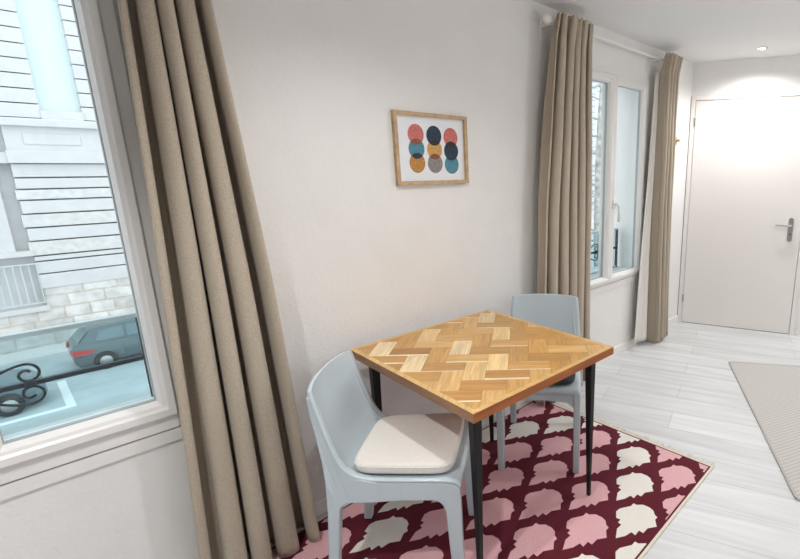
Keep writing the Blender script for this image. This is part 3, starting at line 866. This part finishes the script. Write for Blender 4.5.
def make_chair(loc, rot, label):
    root = empty('chair', loc, rot); tag(root, label, 'chair', 'glossy plastic chairs at the table')
    full = [(c[0], c[1], e_[0], e_[1], w_) for c, e_, w_ in zip(CEN, EDG, WID)]
    P = catmull(full, 4)
    nt_ = 24
    def sheet(rows, name):
        mb = MB(); R = []
        for cx, cz, ex, ez, w_ in rows:
            row = []
            for k in range(nt_+1):
                t = -1 + 2*k/nt_; q = abs(t)**2.6
                row.append(mb.bm.verts.new((lerp(cx, ex, q), t*w_, lerp(cz, ez, q))))
            R.append(row)
        for a_, c_ in zip(R, R[1:]):
            for k in range(nt_):
                f = mb.bm.faces.new((a_[k], a_[k+1], c_[k+1], c_[k])); f.smooth = True
        o = mb.build(name, M['chair'], root)
        s = o.modifiers.new('thickness', 'SOLIDIFY'); s.thickness = .012; s.offset = 0; s.use_even_offset = True
        return o
    sheet(P, 'seat_and_backrest_shell')
    def arc(cx, cz, r, a0, a1, n=6): return [(cx+r*math.cos(lerp(a0, a1, k/n)), cz+r*math.sin(lerp(a0, a1, k/n))) for k in range(n+1)]
    for s in (-1, 1):
        def ext(poly, nm, y0=.172, y1=.206):
            mb = MB()
            def wy(z, y): return s*(y - max(0, z-.45)*(.072))
            mb.loft([[(u, wy(v, y0), v) for u, v in poly], [(u, wy(v, y1), v) for u, v in poly]], True, smooth=False)
            o = mb.build(nm, M['chair'], root); bevel_mod(o, .006, 3); return o
        # rear leg runs on up the side of the backrest
        edge = [(e_[0]-.003, e_[1]-.002) for e_ in EDG[5:13]]
        rear = [(-.262, 0.0085), (-.228, 0.0085), (-.205, .20), (-.190, .33)] + arc(-.150, .345, .038, PI, PI/2)[1:] + [(-.05, .383), (-.05, .462)] + edge + [(-.266, .770), (-.258, .70), (-.244, .62), (-.232, .54), (-.226, .46), (-.230, .34), (-.244, .18)]
        ext(rear, 'leg')
        front = [(.225, 0.0085), (.19, 0.0085), (.178, .20), (.172, .34)] + arc(.128, .345, .04, 0, PI/2)[1:] + [(.02, .388), (.02, .460), (.10, .458), (.18, .454), (.212, .447), (.222, .434), (.224, .40)]
        ext(front, 'leg')
        ext([(-.06, .383), (.05, .388), (.05, .460), (-.06, .464)], 'side_rail', .174, .205)
    a_ = MB(); poly = [(-.18, .43), (-.18, .35)] + [(-.14, .385), (-.08, .392), (0, .394), (.08, .392), (.14, .385)] + [(.18, .35), (.18, .43)]
    a_.prism(poly, lambda u, v, d: (d, u, v), .190, .214); bevel_mod(a_.build('front_rail', M['chair'], root), .004)
    a_ = MB(); a_.prism(poly, lambda u, v, d: (d, u, v), -.222, -.200); bevel_mod(a_.build('rear_rail', M['chair'], root), .004)
    return root
CH1 = ((.888, 1.452, 0), math.radians(-47.5)); CH2 = ((1.757, 1.535, 0), math.radians(216.5))
make_chair(*CH1, 'glossy pale grey blue plastic chair with ivory cushion, nearest the long curtain')
make_chair(*CH2, 'glossy grey plastic chair with dark cushion on the far side of the table')

def cushion(loc, rot, m, label, a, b_, h):
    o_ = empty('seat_cushion', loc, rot); tag(o_, label, 'cushion')
    mb = MB(); rings = []
    prof = [(0, .93), (.12, .975), (.3, 1.0), (.7, 1.0), (.88, .985), (.97, .95), (1.0, .90), (1.04, .6), (1.05, .25)]
    n = 56
    def sup(th, k, e):
        c, s_ = math.cos(th), math.sin(th)
        x = a*k*math.copysign(abs(c)**e, c); y = b_*k*math.copysign(abs(s_)**e, s_)
        return x, y*(1+.05*x/a)
    for zf, k in prof:
        rings.append([(*sup(2*PI*i/n, k, .30), h*zf) for i in range(n)])
    mb.loft(rings, True)
    mb.build('cushion_pad', m, o_)
    pt = []
    for zf in (.74,):
        pts = [(*sup(2*PI*i/n, 1.0, .30), h*zf) for i in range(n+1)]
        s2 = MB(); s2.tube(pts, .0016, 5, cap=False); s2.build('seam', m, o_)
cushion((.899, 1.428, .472), CH1[1], M['cushion'], 'ivory square seat cushion on the chair nearest the long curtain', .176, .177, .042)
v = Vector((math.cos(CH2[1]), math.sin(CH2[1]), 0))
cushion((CH2[0][0]+v.x*.02, CH2[0][1]+v.y*.02, .468), CH2[1], M['cushion_dark'], 'dark charcoal seat cushion on the far chair, mostly hidden by the table', .175, .172, .030)

# ------------------------------------------------------------------ ceiling downlights
proto = None
for i, (x, y, p, s) in enumerate(DOWNLIGHTS_AND_FILL[:1]):
    root = empty('ceiling_downlight', (x, y, CEIL)); tag(root, 'small round recessed spotlight in the ceiling in front of the door', 'ceiling light')
    r = MB(); r.lathe([(.028, -.001), (.030, -.006), (.041, -.005), (.043, -.0005)], (0, 0, 0), 'z', 28); r.build('trim_ring', M['chrome'], root)
    d = MB(); d.lathe([(.029, -.0005), (.029, -.004), (.0005, -.0045)], (0, 0, 0), 'z', 24); d.build('lens', emit_mat('lit_bulb', (1, .96, .9), 14), root)
